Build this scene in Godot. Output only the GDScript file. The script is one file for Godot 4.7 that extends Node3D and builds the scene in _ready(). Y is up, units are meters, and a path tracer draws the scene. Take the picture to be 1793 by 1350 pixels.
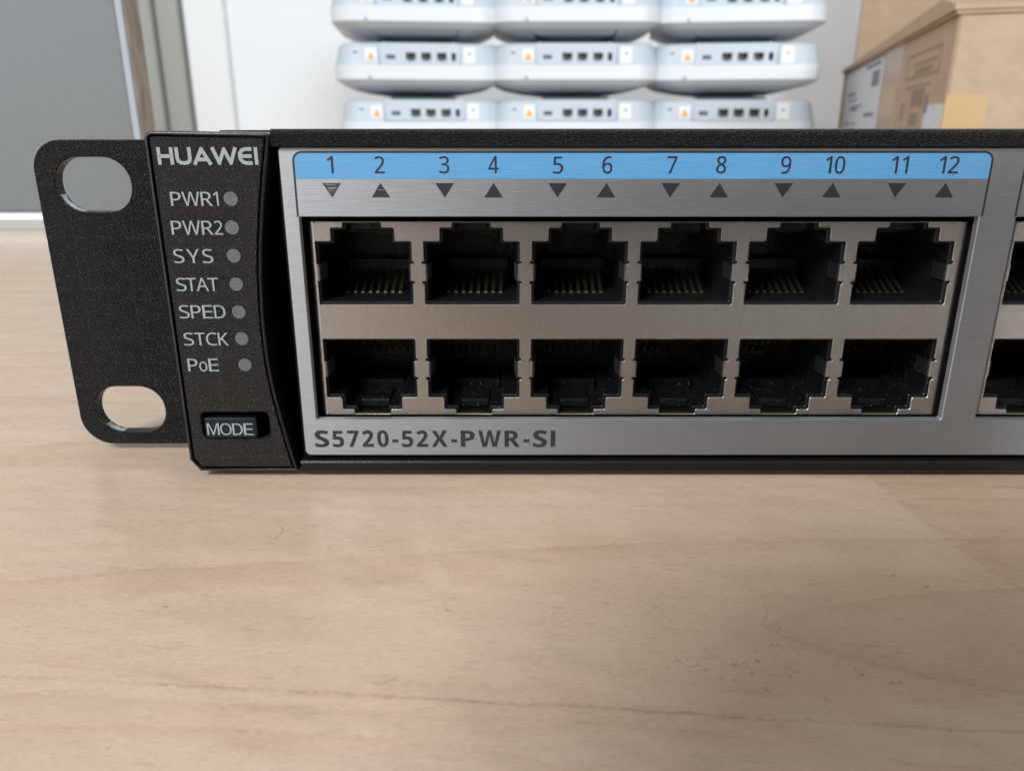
extends Node3D

const MM := 0.001
const TEXT_Z := 0.03
var rng := RandomNumberGenerator.new()
var M := {}
var regular_font: SystemFont
var bold_font: SystemFont


func _ready() -> void:
	rng.seed = 71
	# ---- camera: a phone lens at the height of the switch's top, tipped down
	var cam := Camera3D.new()
	cam.name = "camera"
	cam.position = Vector3(0, 45.05, 95.9) * MM
	cam.rotation_degrees = Vector3(-18.4, 0, 0)
	var lens := CameraAttributesPhysical.new()
	lens.frustum_focal_length = 12.0 / tan(deg_to_rad(53.13 / 2.0))
	lens.frustum_focus_distance = 0.099
	lens.frustum_near = 0.005
	lens.frustum_far = 20.0
	lens.exposure_aperture = 37.0
	cam.attributes = lens
	cam.fov = 53.13
	cam.near = 0.005
	cam.far = 20.0
	add_child(cam)
	cam.current = true
	# ---- air and light: even room light, a high window to the left behind the camera, and two added lamps, far behind the phone and low left
	var env := Environment.new()
	env.background_mode = Environment.BG_COLOR
	env.background_color = Color(0.54, 0.53, 0.51).linear_to_srgb()
	env.background_energy_multiplier = 0.8
	env.tonemap_mode = Environment.TONE_MAPPER_LINEAR
	env.tonemap_exposure = 1.12
	env.sdfgi_enabled = true
	env.ssao_enabled = true
	env.ssil_enabled = true
	var we := WorldEnvironment.new()
	we.name = "room_air"
	we.environment = env
	add_child(we)
	area_light("high_window_light", Vector3(-0.88, 1.5, 1.41), Vector3(0.0, 0.0, 0.0), Vector2(0.65, 0.65), 4.3, Color(0.94, 0.97, 1.0))
	area_light("far_fill_light", Vector3(1.0, 0.75, 2.6), Vector3(0.0, 0.1, -0.6), Vector2(1.2, 1.0), 6.0, Color(0.9, 0.955, 1.0))  # added to brighten the wall and the stacks; no window known there
	area_light("low_sheen_light", Vector3(-1.55, 0.42, 1.75), Vector3(0.0, 0.03, 0.0), Vector2(0.9, 0.6), 1.2, Color(0.9, 0.955, 1.0))  # added for the sheen at the bezel's top; the source itself is unseen
	make_materials()
	setting()
	grey_board()
	access_points()
	cartons()
	network_switch()
	phone()


func area_light(called: String, at: Vector3, to: Vector3, size: Vector2, energy: float, col: Color) -> void:
	var l := AreaLight3D.new()
	l.name = called
	l.area_size = size
	l.light_energy = energy
	l.light_color = col.linear_to_srgb()
	l.shadow_enabled = true
	l.area_range = 8.0
	add_child(l)
	l.look_at_from_position(at, to, Vector3.UP)


# ------------------------------------------------------------------ materials
func mat(lin: Color, rough: float, metal := 0.0, spec := 0.5) -> StandardMaterial3D:
	var m := StandardMaterial3D.new()
	m.albedo_color = lin.linear_to_srgb()
	m.roughness = rough
	m.metallic = metal
	m.metallic_specular = spec
	return m


func noise_tex(freq: float, seed_value: int, normal: bool, strength := 4.0, kind := FastNoiseLite.TYPE_SIMPLEX_SMOOTH, octaves := 3, size := 512) -> NoiseTexture2D:
	var n := FastNoiseLite.new()
	n.noise_type = kind
	n.seed = seed_value
	n.frequency = freq
	n.fractal_octaves = octaves
	if kind == FastNoiseLite.TYPE_CELLULAR:
		n.cellular_return_type = FastNoiseLite.RETURN_DISTANCE
		n.fractal_type = FastNoiseLite.FRACTAL_NONE
	var t := NoiseTexture2D.new()
	t.width = size
	t.height = size
	t.seamless = true
	t.noise = n
	t.as_normal_map = normal
	t.bump_strength = strength
	return t


func ramp_tex(freq: float, seed_value: int, a: Color, b: Color, octaves := 4, size := 512) -> NoiseTexture2D:
	var t := noise_tex(freq, seed_value, false, 1.0, FastNoiseLite.TYPE_SIMPLEX_SMOOTH, octaves, size)
	var g := Gradient.new()
	g.set_color(0, a.linear_to_srgb())
	g.set_color(1, b.linear_to_srgb())
	t.color_ramp = g
	return t


func relief(m: StandardMaterial3D, t: Texture2D, tile_mm: float, scale := 1.0) -> void:
	m.normal_enabled = true
	m.normal_texture = t
	m.normal_scale = scale
	m.uv1_triplanar = true
	m.uv1_scale = Vector3.ONE * 1000.0 / tile_mm


func make_materials() -> void:
	regular_font = SystemFont.new()
	regular_font.font_names = PackedStringArray(["Droid Sans"])
	bold_font = SystemFont.new()
	bold_font.font_names = PackedStringArray(["Droid Sans"])
	bold_font.font_weight = 700
	M.powder = mat(Color(0.008, 0.008, 0.009), 0.26, 0.0, 0.38)
	relief(M.powder, noise_tex(0.035, 5, true, 16.0, FastNoiseLite.TYPE_SIMPLEX_SMOOTH, 2), 7.0, 2.2)
	M.lip = mat(Color(0.006, 0.006, 0.007), 0.36, 0.0, 0.36)
	relief(M.lip, noise_tex(0.05, 6, true, 6.0, FastNoiseLite.TYPE_SIMPLEX_SMOOTH, 2), 12.0, 0.7)
	M.lip_smooth = mat(Color(0.006, 0.006, 0.007), 0.32, 0.0, 0.4)
	relief(M.lip_smooth, noise_tex(0.05, 61, true, 4.0), 14.0, 0.15)
	M.plastic = mat(Color(0.009, 0.009, 0.01), 0.3, 0.0, 0.5)
	relief(M.plastic, noise_tex(0.05, 7, true, 4.0), 10.0, 0.35)
	M.grained = mat(Color(0.009, 0.009, 0.01), 0.34, 0.0, 0.55)
	relief(M.grained, noise_tex(0.06, 8, true, 14.0, FastNoiseLite.TYPE_SIMPLEX_SMOOTH, 2), 7.0, 2.0)
	M.black = mat(Color(0.004, 0.004, 0.0045), 0.7, 0.0, 0.2)
	M.button = mat(Color(0.008, 0.011, 0.016), 0.28, 0.0, 0.4)
	M.jack = mat(Color(0.012, 0.012, 0.0135), 0.36, 0.0, 0.32)
	M.jack.albedo_texture = dusty()
	M.jack.albedo_color = Color.WHITE
	relief(M.jack, noise_tex(0.03, 9, true, 3.0), 30.0, 0.5)
	M.jack_clean = mat(Color(0.009, 0.009, 0.0105), 0.36, 0.0, 0.34)
	relief(M.jack_clean, M.jack.normal_texture, 30.0, 0.5)
	M.print = mat(Color(0.28, 0.335, 0.33), 0.6)
	M.lamp_lens = mat(Color(0.1, 0.11, 0.125), 0.4)
	M.lamp_lens.uv1_triplanar = true
	relief(M.lamp_lens, M.grained.normal_texture, 9.0, 0.2)
	M.ink = mat(Color(0.02, 0.02, 0.028), 0.5)
	M.ink_worn = mat(Color(0.045, 0.043, 0.048), 0.5)
	M.blue_ink = mat(Color(0.085, 0.33, 0.62), 0.45)
	M.blue_ink.albedo_texture = scratched(Color(0.075, 0.3, 0.6), Color(0.16, 0.36, 0.58), 31)
	M.blue_ink.albedo_color = Color.WHITE
	M.silver = mat(Color(0.5, 0.505, 0.53), 0.56, 0.85)
	M.silver.albedo_texture = scratched(Color(0.3, 0.305, 0.322), Color(0.365, 0.37, 0.387), 32)
	M.silver.albedo_color = Color.WHITE
	M.silver.normal_enabled = true
	M.silver.normal_texture = scratch_normal(33)
	M.silver.normal_scale = 0.35
	M.silver.roughness = 0.55
	M.silver.anisotropy_enabled = true
	M.silver.anisotropy = -0.65
	M.shield = mat(Color(0.47, 0.435, 0.395), 0.36, 1.0)
	M.shield.albedo_texture = ramp_tex(0.02, 12, Color(0.38, 0.355, 0.33), Color(0.43, 0.403, 0.375))
	M.shield.albedo_color = Color.WHITE
	relief(M.shield, noise_tex(0.08, 13, true, 2.0), 9.0, 0.35)
	M.gold = mat(Color(0.72, 0.57, 0.32), 0.32, 1.0)
	M.dull_brass = mat(Color(0.2, 0.16, 0.07), 0.5, 1.0)
	M.bare = mat(Color(0.55, 0.56, 0.58), 0.4, 0.9)
	relief(M.bare, noise_tex(0.05, 14, true, 8.0), 5.0, 0.8)
	M.wall = mat(Color(0.78, 0.8, 0.82), 0.85)
	M.wall.albedo_texture = ramp_tex(0.01, 15, Color(0.74, 0.765, 0.79), Color(0.77, 0.795, 0.82))
	M.wall.albedo_color = Color.WHITE
	relief(M.wall, noise_tex(0.05, 16, true, 2.0), 60.0, 0.4)
	M.trim = mat(Color(0.72, 0.74, 0.75), 0.5)
	M.frame = mat(Color(0.30, 0.31, 0.285), 0.5)
	M.board = mat(Color(0.21, 0.23, 0.24), 0.45)
	M.board.albedo_texture = ramp_tex(0.008, 17, Color(0.108, 0.114, 0.117), Color(0.118, 0.124, 0.127))
	M.board.albedo_color = Color.WHITE
	relief(M.board, noise_tex(0.06, 18, true, 2.0), 30.0, 0.1)
	M.raw_edge = mat(Color(0.3, 0.24, 0.2), 0.8)
	M.raw_edge.albedo_texture = ramp_tex(0.02, 19, Color(0.2, 0.16, 0.13), Color(0.42, 0.345, 0.29))
	M.raw_edge.albedo_color = Color.WHITE
	M.raw_edge.uv1_triplanar = true
	M.raw_edge.uv1_scale = Vector3(12.0, 3.5, 12.0)
	M.edge_grey = mat(Color(0.26, 0.27, 0.3), 0.5)
	M.alu = mat(Color(0.72, 0.75, 0.8), 0.35, 0.6)
	M.cover = mat(Color(0.66, 0.7, 0.735), 0.42)
	M.shell = mat(Color(0.5, 0.565, 0.63), 0.48)
	M.bracket = mat(Color(0.06, 0.085, 0.095), 0.5)
	M.port_frame = mat(Color(0.3, 0.32, 0.34), 0.45, 0.6)
	M.socket = mat(Color(0.07, 0.075, 0.08), 0.5)
	M.sticker = mat(Color(0.74, 0.77, 0.8), 0.5)
	M.warning = mat(Color(0.75, 0.36, 0.07), 0.6)
	M.card = mat(Color(0.5, 0.37, 0.25), 0.85)
	M.card.albedo_texture = ramp_tex(0.012, 20, Color(0.385, 0.278, 0.185), Color(0.43, 0.318, 0.22), 5)
	M.card.albedo_color = Color.WHITE
	relief(M.card, noise_tex(0.02, 21, true, 3.0, FastNoiseLite.TYPE_SIMPLEX_SMOOTH, 4), 160.0, 0.6)
	M.card_print = mat(Color(0.24, 0.185, 0.14), 0.85)
	M.tape = mat(Color(0.45, 0.28, 0.13), 0.3)
	M.old_tape = mat(Color(0.36, 0.25, 0.17), 0.35)
	M.paper = mat(Color(0.62, 0.63, 0.65), 0.8)
	M.paper.albedo_texture = ramp_tex(0.03, 22, Color(0.48, 0.49, 0.52), Color(0.68, 0.69, 0.71))
	M.paper.albedo_color = Color.WHITE
	M.paper.uv1_triplanar = true
	M.paper.uv1_scale = Vector3.ONE * 8.0
	M.label_ink = mat(Color(0.18, 0.19, 0.24), 0.7)
	M.phone = mat(Color(0.03, 0.03, 0.032), 0.4)
	M.desk = mat(Color.WHITE, 0.3)
	M.desk.albedo_texture = wood()
	M.desk.albedo_color = Color.WHITE
	M.desk.metallic_specular = 0.5
	M.desk.roughness = 0.24
	M.desk.normal_enabled = true
	M.desk.normal_texture = noise_tex(0.025, 23, true, 3.0, FastNoiseLite.TYPE_SIMPLEX_SMOOTH, 3)
	M.desk.normal_scale = 0.25
	M.desk.detail_enabled = true
	M.desk.detail_blend_mode = BaseMaterial3D.BLEND_MODE_MUL
	M.desk.detail_uv_layer = BaseMaterial3D.DETAIL_UV_2
	M.desk.detail_albedo = pores()
	M.desk_core = mat(Color(0.42, 0.33, 0.24), 0.7)


func dusty() -> ImageTexture:
	var im := Image.create(512, 512, false, Image.FORMAT_RGB8)
	im.fill(Color(0.006, 0.006, 0.007).linear_to_srgb())
	for i in 380:
		var c := Color(1, 1, 1) * rng.randf_range(0.015, 0.11)
		var p := Vector2(rng.randf_range(4, 500), rng.randf_range(4, 500))
		var d := Vector2.from_angle(rng.randf() * TAU)
		for k in rng.randi_range(1, 9):
			for o in [Vector2i(0, 0), Vector2i(1, 0), Vector2i(0, 1)]:
				im.set_pixelv(Vector2i(p) + o, Color(c.r, c.g, c.b).linear_to_srgb())
			p = (p + d).clamp(Vector2.ONE, Vector2(509, 509))
			d = d.rotated(rng.randf_range(-0.7, 0.7))
	return ImageTexture.create_from_image(im)


func streaks(seed_value: int, w := 1024, h := 512) -> Image:
	var n := FastNoiseLite.new()
	n.seed = seed_value
	n.frequency = 0.35
	n.fractal_octaves = 2
	var im := n.get_image(24, h, false, false, false)
	im.resize(w, h, Image.INTERPOLATE_CUBIC)
	im.convert(Image.FORMAT_L8)
	return im


func scratched(a: Color, b: Color, seed_value: int) -> ImageTexture:
	var s := streaks(seed_value)
	var out := Image.create(1024, 512, false, Image.FORMAT_RGB8)
	var sa := a.linear_to_srgb()
	var sb := b.linear_to_srgb()
	for y in 512:
		for x in 1024:
			out.set_pixel(x, y, sa.lerp(sb, clampf((s.get_pixel(x, y).r - 0.5) * 1.6 + 0.5, 0, 1)))
	return ImageTexture.create_from_image(out)


func scratch_normal(seed_value: int) -> ImageTexture:
	var s := streaks(seed_value)
	s.convert(Image.FORMAT_RGBA8)
	s.bump_map_to_normal_map(3.0)
	return ImageTexture.create_from_image(s)


# fine pores and flecks of the printed grain, 57 x 37 mm of it
func pores() -> ImageTexture:
	var n := FastNoiseLite.new()
	n.seed = 51
	n.frequency = 0.22
	n.fractal_octaves = 3
	var im := n.get_seamless_image(256, 1024, false, false, 0.1, false)
	im.resize(1024, 1024, Image.INTERPOLATE_CUBIC)
	im.convert(Image.FORMAT_L8)
	var d := im.get_data()
	for i in d.size():
		d[i] = clampi(244 + int((d[i] - 128) * 0.1) + rng.randi_range(-4, 4), 0, 255)
	for i in 3000:
		var x := rng.randi_range(0, 1023)
		var y := rng.randi_range(0, 1023)
		var a := rng.randf_range(0.82, 0.97) if rng.randf() < 0.75 else rng.randf_range(1.01, 1.04)
		for k in rng.randi_range(5, 34):
			var at := ((y + (1 if k % 9 == 8 else 0)) % 1024) * 1024 + (x + k) % 1024
			d[at] = clampi(int(d[at] * a), 0, 255)
	return ImageTexture.create_from_image(Image.create_from_data(1024, 1024, false, Image.FORMAT_L8, d))


# beech laminate, 256 x 144 mm of it at 8 pixels to the millimetre
func wood() -> ImageTexture:
	var w := 2048
	var h := 1152
	var n := FastNoiseLite.new()
	n.seed = 41
	n.frequency = 0.02
	n.fractal_octaves = 4
	var soft := n.get_image(256, 576, false, false, false)
	soft.resize(w, h, Image.INTERPOLATE_CUBIC)
	n.seed = 42
	n.frequency = 0.12
	n.fractal_octaves = 3
	var fine := n.get_image(160, h, false, false, false)
	fine.resize(w, h, Image.INTERPOLATE_CUBIC)
	n.seed = 43
	n.frequency = 0.3
	n.fractal_octaves = 2
	var grain := n.get_image(w / 2, h, false, false, false)
	grain.resize(w, h, Image.INTERPOLATE_BILINEAR)
	soft.convert(Image.FORMAT_L8)
	fine.convert(Image.FORMAT_L8)
	grain.convert(Image.FORMAT_L8)
	var sd := soft.get_data()
	var fd := fine.get_data()
	var gd := grain.get_data()
	var warm := PackedFloat32Array()
	warm.resize(w * h)
	var dark := PackedFloat32Array()
	dark.resize(w * h)
	# growth lines, in millimetres on the desk: [points, strength, width of the fade beyond the line (which side)]
	var rings := [
		[[-128, 30, -75, 28, -53.6, 25.8, -40, 23.6, -24.8, 21.9, -12, 20.4, 0.2, 19.2, 20, 17.6, 40, 17.0, 52, 16.8, 128, 18], 0.6, 5.0],
		[[-128, 36, -46, 38.2, -34, 39.8, -22, 42.2, -10, 42.9], 0.5, -3.0],
		[[-128, 50, -41, 46.2, -26, 46.5, -10, 47.6, 4, 50.2, 20, 56, 60, 64], 0.55, 2.5],
		[[-128, 44, -44, 42.4, -20, 44.1, 2, 45.4, 14, 46.9, 26, 49.3, 60, 56], 0.38, 1.5],
		[[24, 33.4, 27, 31.6, 33, 29.6, 40, 28.4, 48, 27.5, 70, 26, 128, 24], 0.55, 2.5],
		[[24, 33.4, 26, 35.4, 31, 38.2, 38, 41.1, 46, 43.6, 60, 46.5, 128, 52], 0.6, -3.0],
		[[-128, 10.5, -60, 9.4, -30, 9.2, 0, 8.6, 40, 8.4, 128, 8], 0.35, 0.7],
		[[-128, 4, -70, 3.8, -30, 3.4, 10, 3.2, 128, 3], 0.3, 0.8],
		[[49, 1.6, 58, 2.4, 70, 3.4, 128, 5], 0.6, 0.9],
		[[52, 6.4, 62, 6.8, 75, 7.4, 128, 9], 0.5, 0.8],
		[[-128, -12, -80, -10, -50, -14, 0, -12, 128, -12], 0.5, 3.0],
		[[-128, -30, -90, -33, -60, -29, 0, -30, 128, -30], 0.6, 4.0],
		[[-128, -52, -70, -49, 0, -54, 128, -52], 0.5, -4.0],
		[[-128, -68, -60, -66, 0, -70, 128, -68], 0.6, 3.0],
	]
	for r in rings:
		var p: Array = r[0]
		var fade: float = absf(r[2]) * 8.0
		var side: float = signf(r[2])
		var seg := 0
		for px in w:
			var x: float = px / 8.0 - 128.0
			if x < p[0] or x > p[p.size() - 2]:
				continue
			while seg < p.size() / 2 - 2 and x > p[seg * 2 + 2]:
				seg += 1
			var k: float = (x - p[seg * 2]) / (p[seg * 2 + 2] - p[seg * 2])
			k = lerpf(k, smoothstep(0.0, 1.0, k), 0.4)
			var z: float = lerpf(p[seg * 2 + 1], p[seg * 2 + 3], k)
			var pz: float = (z + 80.0) * 8.0 + n.get_noise_2d(px * 0.06, p[1] * 9.0) * 3.0 + n.get_noise_2d(px * 0.4, p[1] * 5.0) * 1.0
			var amount: float = r[1] * (0.75 + 0.5 * n.get_noise_2d(px * 0.02, p[1] * 31.0))
			for q in range(-4, int(fade) + 1):
				var row := int(pz + q * side)
				if row < 0 or row >= h:
					continue
				var f: float = q - (pz - floor(pz)) * side
				var v: float = (1.0 - smoothstep(0.0, 4.0, -f)) if f < 0.0 else (0.55 * exp(-f / 5.0) + 0.45 * (1.0 - f / fade))
				warm[row * w + px] += amount * maxf(v, 0.0)
	# the dull seam that runs across, and its breaks
	for px in w:
		var x: float = px / 8.0 - 128.0
		var z: float = 43.75 + x * 0.0775 + (0.0 if x < 0 else x * 0.003)
		var pz: float = (z + 80.0) * 8.0 + n.get_noise_2d(px * 0.05, 77.0) * 2.0
		var a: float = clampf(0.2 + 0.3 * n.get_noise_2d(px * 0.02, 5.0) + 0.2 * n.get_noise_2d(px * 0.5, 9.0), 0.06, 0.4)
		for q in range(-3, 4):
			var row := int(pz) + q
			if row >= 0 and row < h:
				dark[row * w + px] += a * exp(-0.5 * q * q / 0.8)
	# browner, darker area beyond a slanting edge, at the right
	for py in h:
		var z: float = py / 8.0 - 80.0
		if z < -22.0 or z > 33.0:
			continue
		var edge: float = 48.2 + 0.05 * z + 0.003 * z * z if z > -2.0 else 48.0 + (z + 2.0) * 0.4
		for px in range(int((edge + 128.0) * 8.0), w):
			var into: float = (px / 8.0 - 128.0 - edge)
			warm[py * w + px] += 0.42 * smoothstep(0.0, 0.5, into) * (0.7 + 0.6 * fd[py * w + px] / 255.0) * (1.0 - smoothstep(24.0, 33.0, z)) * (1.0 - smoothstep(25.0, 60.0, into))
	# a slanting edge of the same kind behind the ear's lower slot
	for py in range(int(60 * 8), int(77 * 8)):
		var z: float = py / 8.0 - 80.0
		for px in range(int((-80 - z * 0.9 + 128.0) * 8.0), int((-40 + 128.0) * 8.0)):
			warm[py * w + px] += 0.25
	# pores: short dark dashes along the grain
	for i in 5200:
		var px := rng.randi_range(0, w - 30)
		var py := rng.randi_range(1, h - 2)
		var a := rng.randf_range(0.03, 0.16)
		for k in rng.randi_range(3, 16):
			dark[py * w + px + k] += a
	# dirt specks
	var specks := [13.2, 37.0, 14.6, 38.1, 16.5, 38.8, 17.0, 39.5, 18.4, 37.6, 19.6, 38.9, 20.6, 39.2, 21.9, 38.3, 22.3, 39.6, 23.5, 38.0, 24.8, 39.8, 25.8, 37.5, 17.3, 41.2, 21.5, 42.0, 31.5, 38.6, 30.4, 40.2, 32.6, 41.2, 12.6, 45.4, 14.6, 46.0, 9.5, 29.5, 27.5, 23.5, 40.5, 24.5, 43.0, 26.5, -6.5, 30.6, -34.5, 30.0, -62.0, 6.5, -12, 47.5, -31, 48.5, 36.0, 49.0, 38.5, 24.0]
	for i in range(0, specks.size(), 2):
		stain(dark, w, specks[i], specks[i + 1], rng.randf_range(0.1, 0.26), rng.randf_range(0.15, 0.5))
	for i in 60:
		stain(dark, w, 20.0 + rng.randfn() * 6.0, 39.0 + rng.randfn() * 1.8, rng.randf_range(0.06, 0.16), rng.randf_range(0.1, 0.5))
	for i in 260:
		stain(dark, w, rng.randf_range(-120, 120), rng.randf_range(-70, 58), rng.randf_range(0.05, 0.13), rng.randf_range(0.05, 0.35))
	# two hairs
	for hair in [[Vector2(-27.5, 14.2), 3.4, 0.9], [Vector2(25.0, 30.0), 2.6, 1.2], [Vector2(-10.0, 40.5), 2.2, 2.2], [Vector2(-23.0, 13.4), 2.2, 2.6]]:
		var p: Vector2 = hair[0]
		var d := Vector2.from_angle(hair[2])
		for k in int(hair[1] * 10):
			var row := int((p.y + 80.0) * 8.0)
			var col := int((p.x + 128.0) * 8.0)
			dark[row * w + col] += 0.3
			p += d * 0.1
			d = d.rotated(0.055)
	var base := Vector3(0.695, 0.53, 0.405)
	var tone := Vector3(0.575, 0.385, 0.25)
	var out := PackedByteArray()
	out.resize(w * h * 3)
	var curve := PackedByteArray()
	curve.resize(1025)
	for i in 1025:
		curve[i] = int(roundf(clampf(Color(i / 1024.0, 0, 0).linear_to_srgb().r, 0, 1) * 255.0))
	for i in w * h:
		var t: float = clampf(warm[i] * 0.85 + (fd[i] - 128) * 0.0011 + (sd[i] - 128) * 0.0018, -0.5, 1.0)
		var b: float = (1.0 + (gd[i] - 128) * 0.0006 + (fd[i] - 128) * 0.0003) * (1.0 - minf(dark[i], 0.85) * 0.8)
		var c := base.lerp(tone, t) * b * 1024.0
		out[i * 3] = curve[clampi(int(c.x), 0, 1024)]
		out[i * 3 + 1] = curve[clampi(int(c.y), 0, 1024)]
		out[i * 3 + 2] = curve[clampi(int(c.z), 0, 1024)]
	return ImageTexture.create_from_image(Image.create_from_data(w, h, false, Image.FORMAT_RGB8, out))


func stain(dark: PackedFloat32Array, w: int, x: float, z: float, r: float, a: float) -> void:
	var cx := (x + 128.0) * 8.0
	var cz := (z + 80.0) * 8.0
	var k := int(r * 8.0) + 3
	for py in range(int(cz) - k, int(cz) + k + 1):
		for px in range(int(cx) - k * 2, int(cx) + k * 2 + 1):
			var d: float = Vector2((px - cx) / rng.randf_range(1.2, 1.9), py - cz).length() / (r * 8.0)
			dark[py * w + px] += a * (1.0 - smoothstep(0.5, 1.2, d))


# ------------------------------------------------------------------ mesh helpers (all lengths in millimetres)
func begin() -> SurfaceTool:
	var st := SurfaceTool.new()
	st.begin(Mesh.PRIMITIVE_TRIANGLES)
	return st


func tri(st: SurfaceTool, a: Vector3, b: Vector3, c: Vector3, na: Vector3, nb := Vector3.INF, nc := Vector3.INF) -> void:
	if nb == Vector3.INF:
		nb = na
		nc = na
	var v := [a, b, c]
	var n := [na, nb, nc]
	if (b - a).cross(c - a).dot(na + nb + nc) > 0.0:
		v = [a, c, b]
		n = [na, nc, nb]
	for i in 3:
		st.set_normal(n[i])
		st.set_uv(Vector2(v[i].x / 46.0, -v[i].y / 12.0))
		st.add_vertex(v[i] * MM)


func quad(st: SurfaceTool, a: Vector3, b: Vector3, c: Vector3, d: Vector3, hint: Vector3) -> void:
	var n := (b - a).cross(c - a)
	if n.length() < 1e-9:
		n = (c - a).cross(d - a)
	n = n.normalized()
	if n.dot(hint) < 0.0:
		n = -n
	tri(st, a, b, c, n)
	tri(st, a, c, d, n)


func put(called: String, st: SurfaceTool, m: Material, parent: Node = self, at := Vector3.ZERO) -> MeshInstance3D:
	var o := MeshInstance3D.new()
	o.name = called
	o.mesh = st.commit()
	o.material_override = m
	o.position = at * MM
	parent.add_child(o, true)
	return o


func thing(called: String, label: String, category: String, at := Vector3.ZERO, turn := 0.0, group := "") -> Node3D:
	var o := Node3D.new()
	o.name = called
	add_child(o, true)
	o.position = at * MM
	o.rotation_degrees.y = turn
	tag(o, label, category, group)
	return o


func tag(o: Node, label: String, category: String, group := "") -> void:
	o.set_meta("label", label)
	o.set_meta("category", category)
	if group:
		o.set_meta("group", group)


func chamfer_box(st: SurfaceTool, lo: Vector3, hi: Vector3, ch: float) -> void:
	var c := (lo + hi) / 2.0
	var e := (hi - lo) / 2.0
	ch = minf(ch, minf(e.x, minf(e.y, e.z)) * 0.9)
	var i := e - Vector3.ONE * ch
	for ax in 3:
		var u := (ax + 1) % 3
		var v := (ax + 2) % 3
		for s in [-1.0, 1.0]:
			var n := Vector3.ZERO
			n[ax] = s
			var q := []
			for k in [[-1, -1], [1, -1], [1, 1], [-1, 1]]:
				var p := Vector3.ZERO
				p[ax] = s * e[ax]
				p[u] = k[0] * i[u]
				p[v] = k[1] * i[v]
				q.append(c + p)
			quad(st, q[0], q[1], q[2], q[3], n)
		if ch > 0.0:
			for su in [-1.0, 1.0]:
				for sv in [-1.0, 1.0]:
					var q := []
					for k in [[-1, 0], [1, 0], [1, 1], [-1, 1]]:
						var p := Vector3.ZERO
						p[ax] = k[0] * i[ax]
						p[u] = su * (e[u] if k[1] == 0 else i[u])
						p[v] = sv * (i[v] if k[1] == 0 else e[v])
						q.append(c + p)
					var n := Vector3.ZERO
					n[u] = su
					n[v] = sv
					quad(st, q[0], q[1], q[2], q[3], n)
	if ch > 0.0:
		for sx in [-1.0, 1.0]:
			for sy in [-1.0, 1.0]:
				for sz in [-1.0, 1.0]:
					var s := Vector3(sx, sy, sz)
					tri(st, c + Vector3(e.x, i.y, i.z) * s, c + Vector3(i.x, e.y, i.z) * s, c + Vector3(i.x, i.y, e.z) * s, s.normalized())


func box(called: String, lo: Vector3, hi: Vector3, ch: float, m: Material, parent: Node = self) -> MeshInstance3D:
	var st := begin()
	chamfer_box(st, lo, hi, ch)
	return put(called, st, m, parent)


func ccw(p: PackedVector2Array) -> PackedVector2Array:
	var q := p.duplicate()
	if Geometry2D.is_polygon_clockwise(q):
		q.reverse()
	var a := 0.0
	for i in q.size():
		a += q[i].cross(q[(i + 1) % q.size()])
	if a < 0.0:
		q.reverse()
	return q


func rect(x0: float, y0: float, x1: float, y1: float) -> PackedVector2Array:
	return PackedVector2Array([Vector2(x0, y0), Vector2(x1, y0), Vector2(x1, y1), Vector2(x0, y1)])


# a polygon with its corners rounded; r is one radius or one for each corner
func rounded(p: PackedVector2Array, r: Variant, seg := 6) -> PackedVector2Array:
	var out := PackedVector2Array()
	for i in p.size():
		var a := p[(i - 1 + p.size()) % p.size()]
		var b := p[i]
		var c := p[(i + 1) % p.size()]
		var rad: float = r[i] if r is Array else r
		var u := (a - b).normalized()
		var v := (c - b).normalized()
		var half := acos(clampf(u.dot(v), -1, 1)) / 2.0
		var t := minf(rad / tan(half), minf(a.distance_to(b), b.distance_to(c)) * 0.499) if half < 1.55 else 0.0
		if t < 0.01:
			out.append(b)
			continue
		rad = t * tan(half)
		var mid := b + (u + v).normalized() * (rad / sin(half))
		var a0 := (b + u * t - mid).angle()
		var sweep := wrapf((b + v * t - mid).angle() - a0, -PI, PI)
		for k in seg + 1:
			out.append(mid + Vector2.from_angle(a0 + sweep * k / seg) * rad)
	return out


# moves the outline of a counter-clockwise polygon inwards by d (outwards if d is negative)
func inset(p: PackedVector2Array, d: float) -> PackedVector2Array:
	var out := PackedVector2Array()
	var n := p.size()
	for i in n:
		var e0 := (p[i] - p[(i - 1 + n) % n]).normalized()
		var e1 := (p[(i + 1) % n] - p[i]).normalized()
		var n0 := Vector2(-e0.y, e0.x)
		var n1 := Vector2(-e1.y, e1.x)
		var m := n0 + n1
		out.append(p[i] + m * (d / maxf(0.35, m.length_squared() / 2.0)))
	return out


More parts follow.
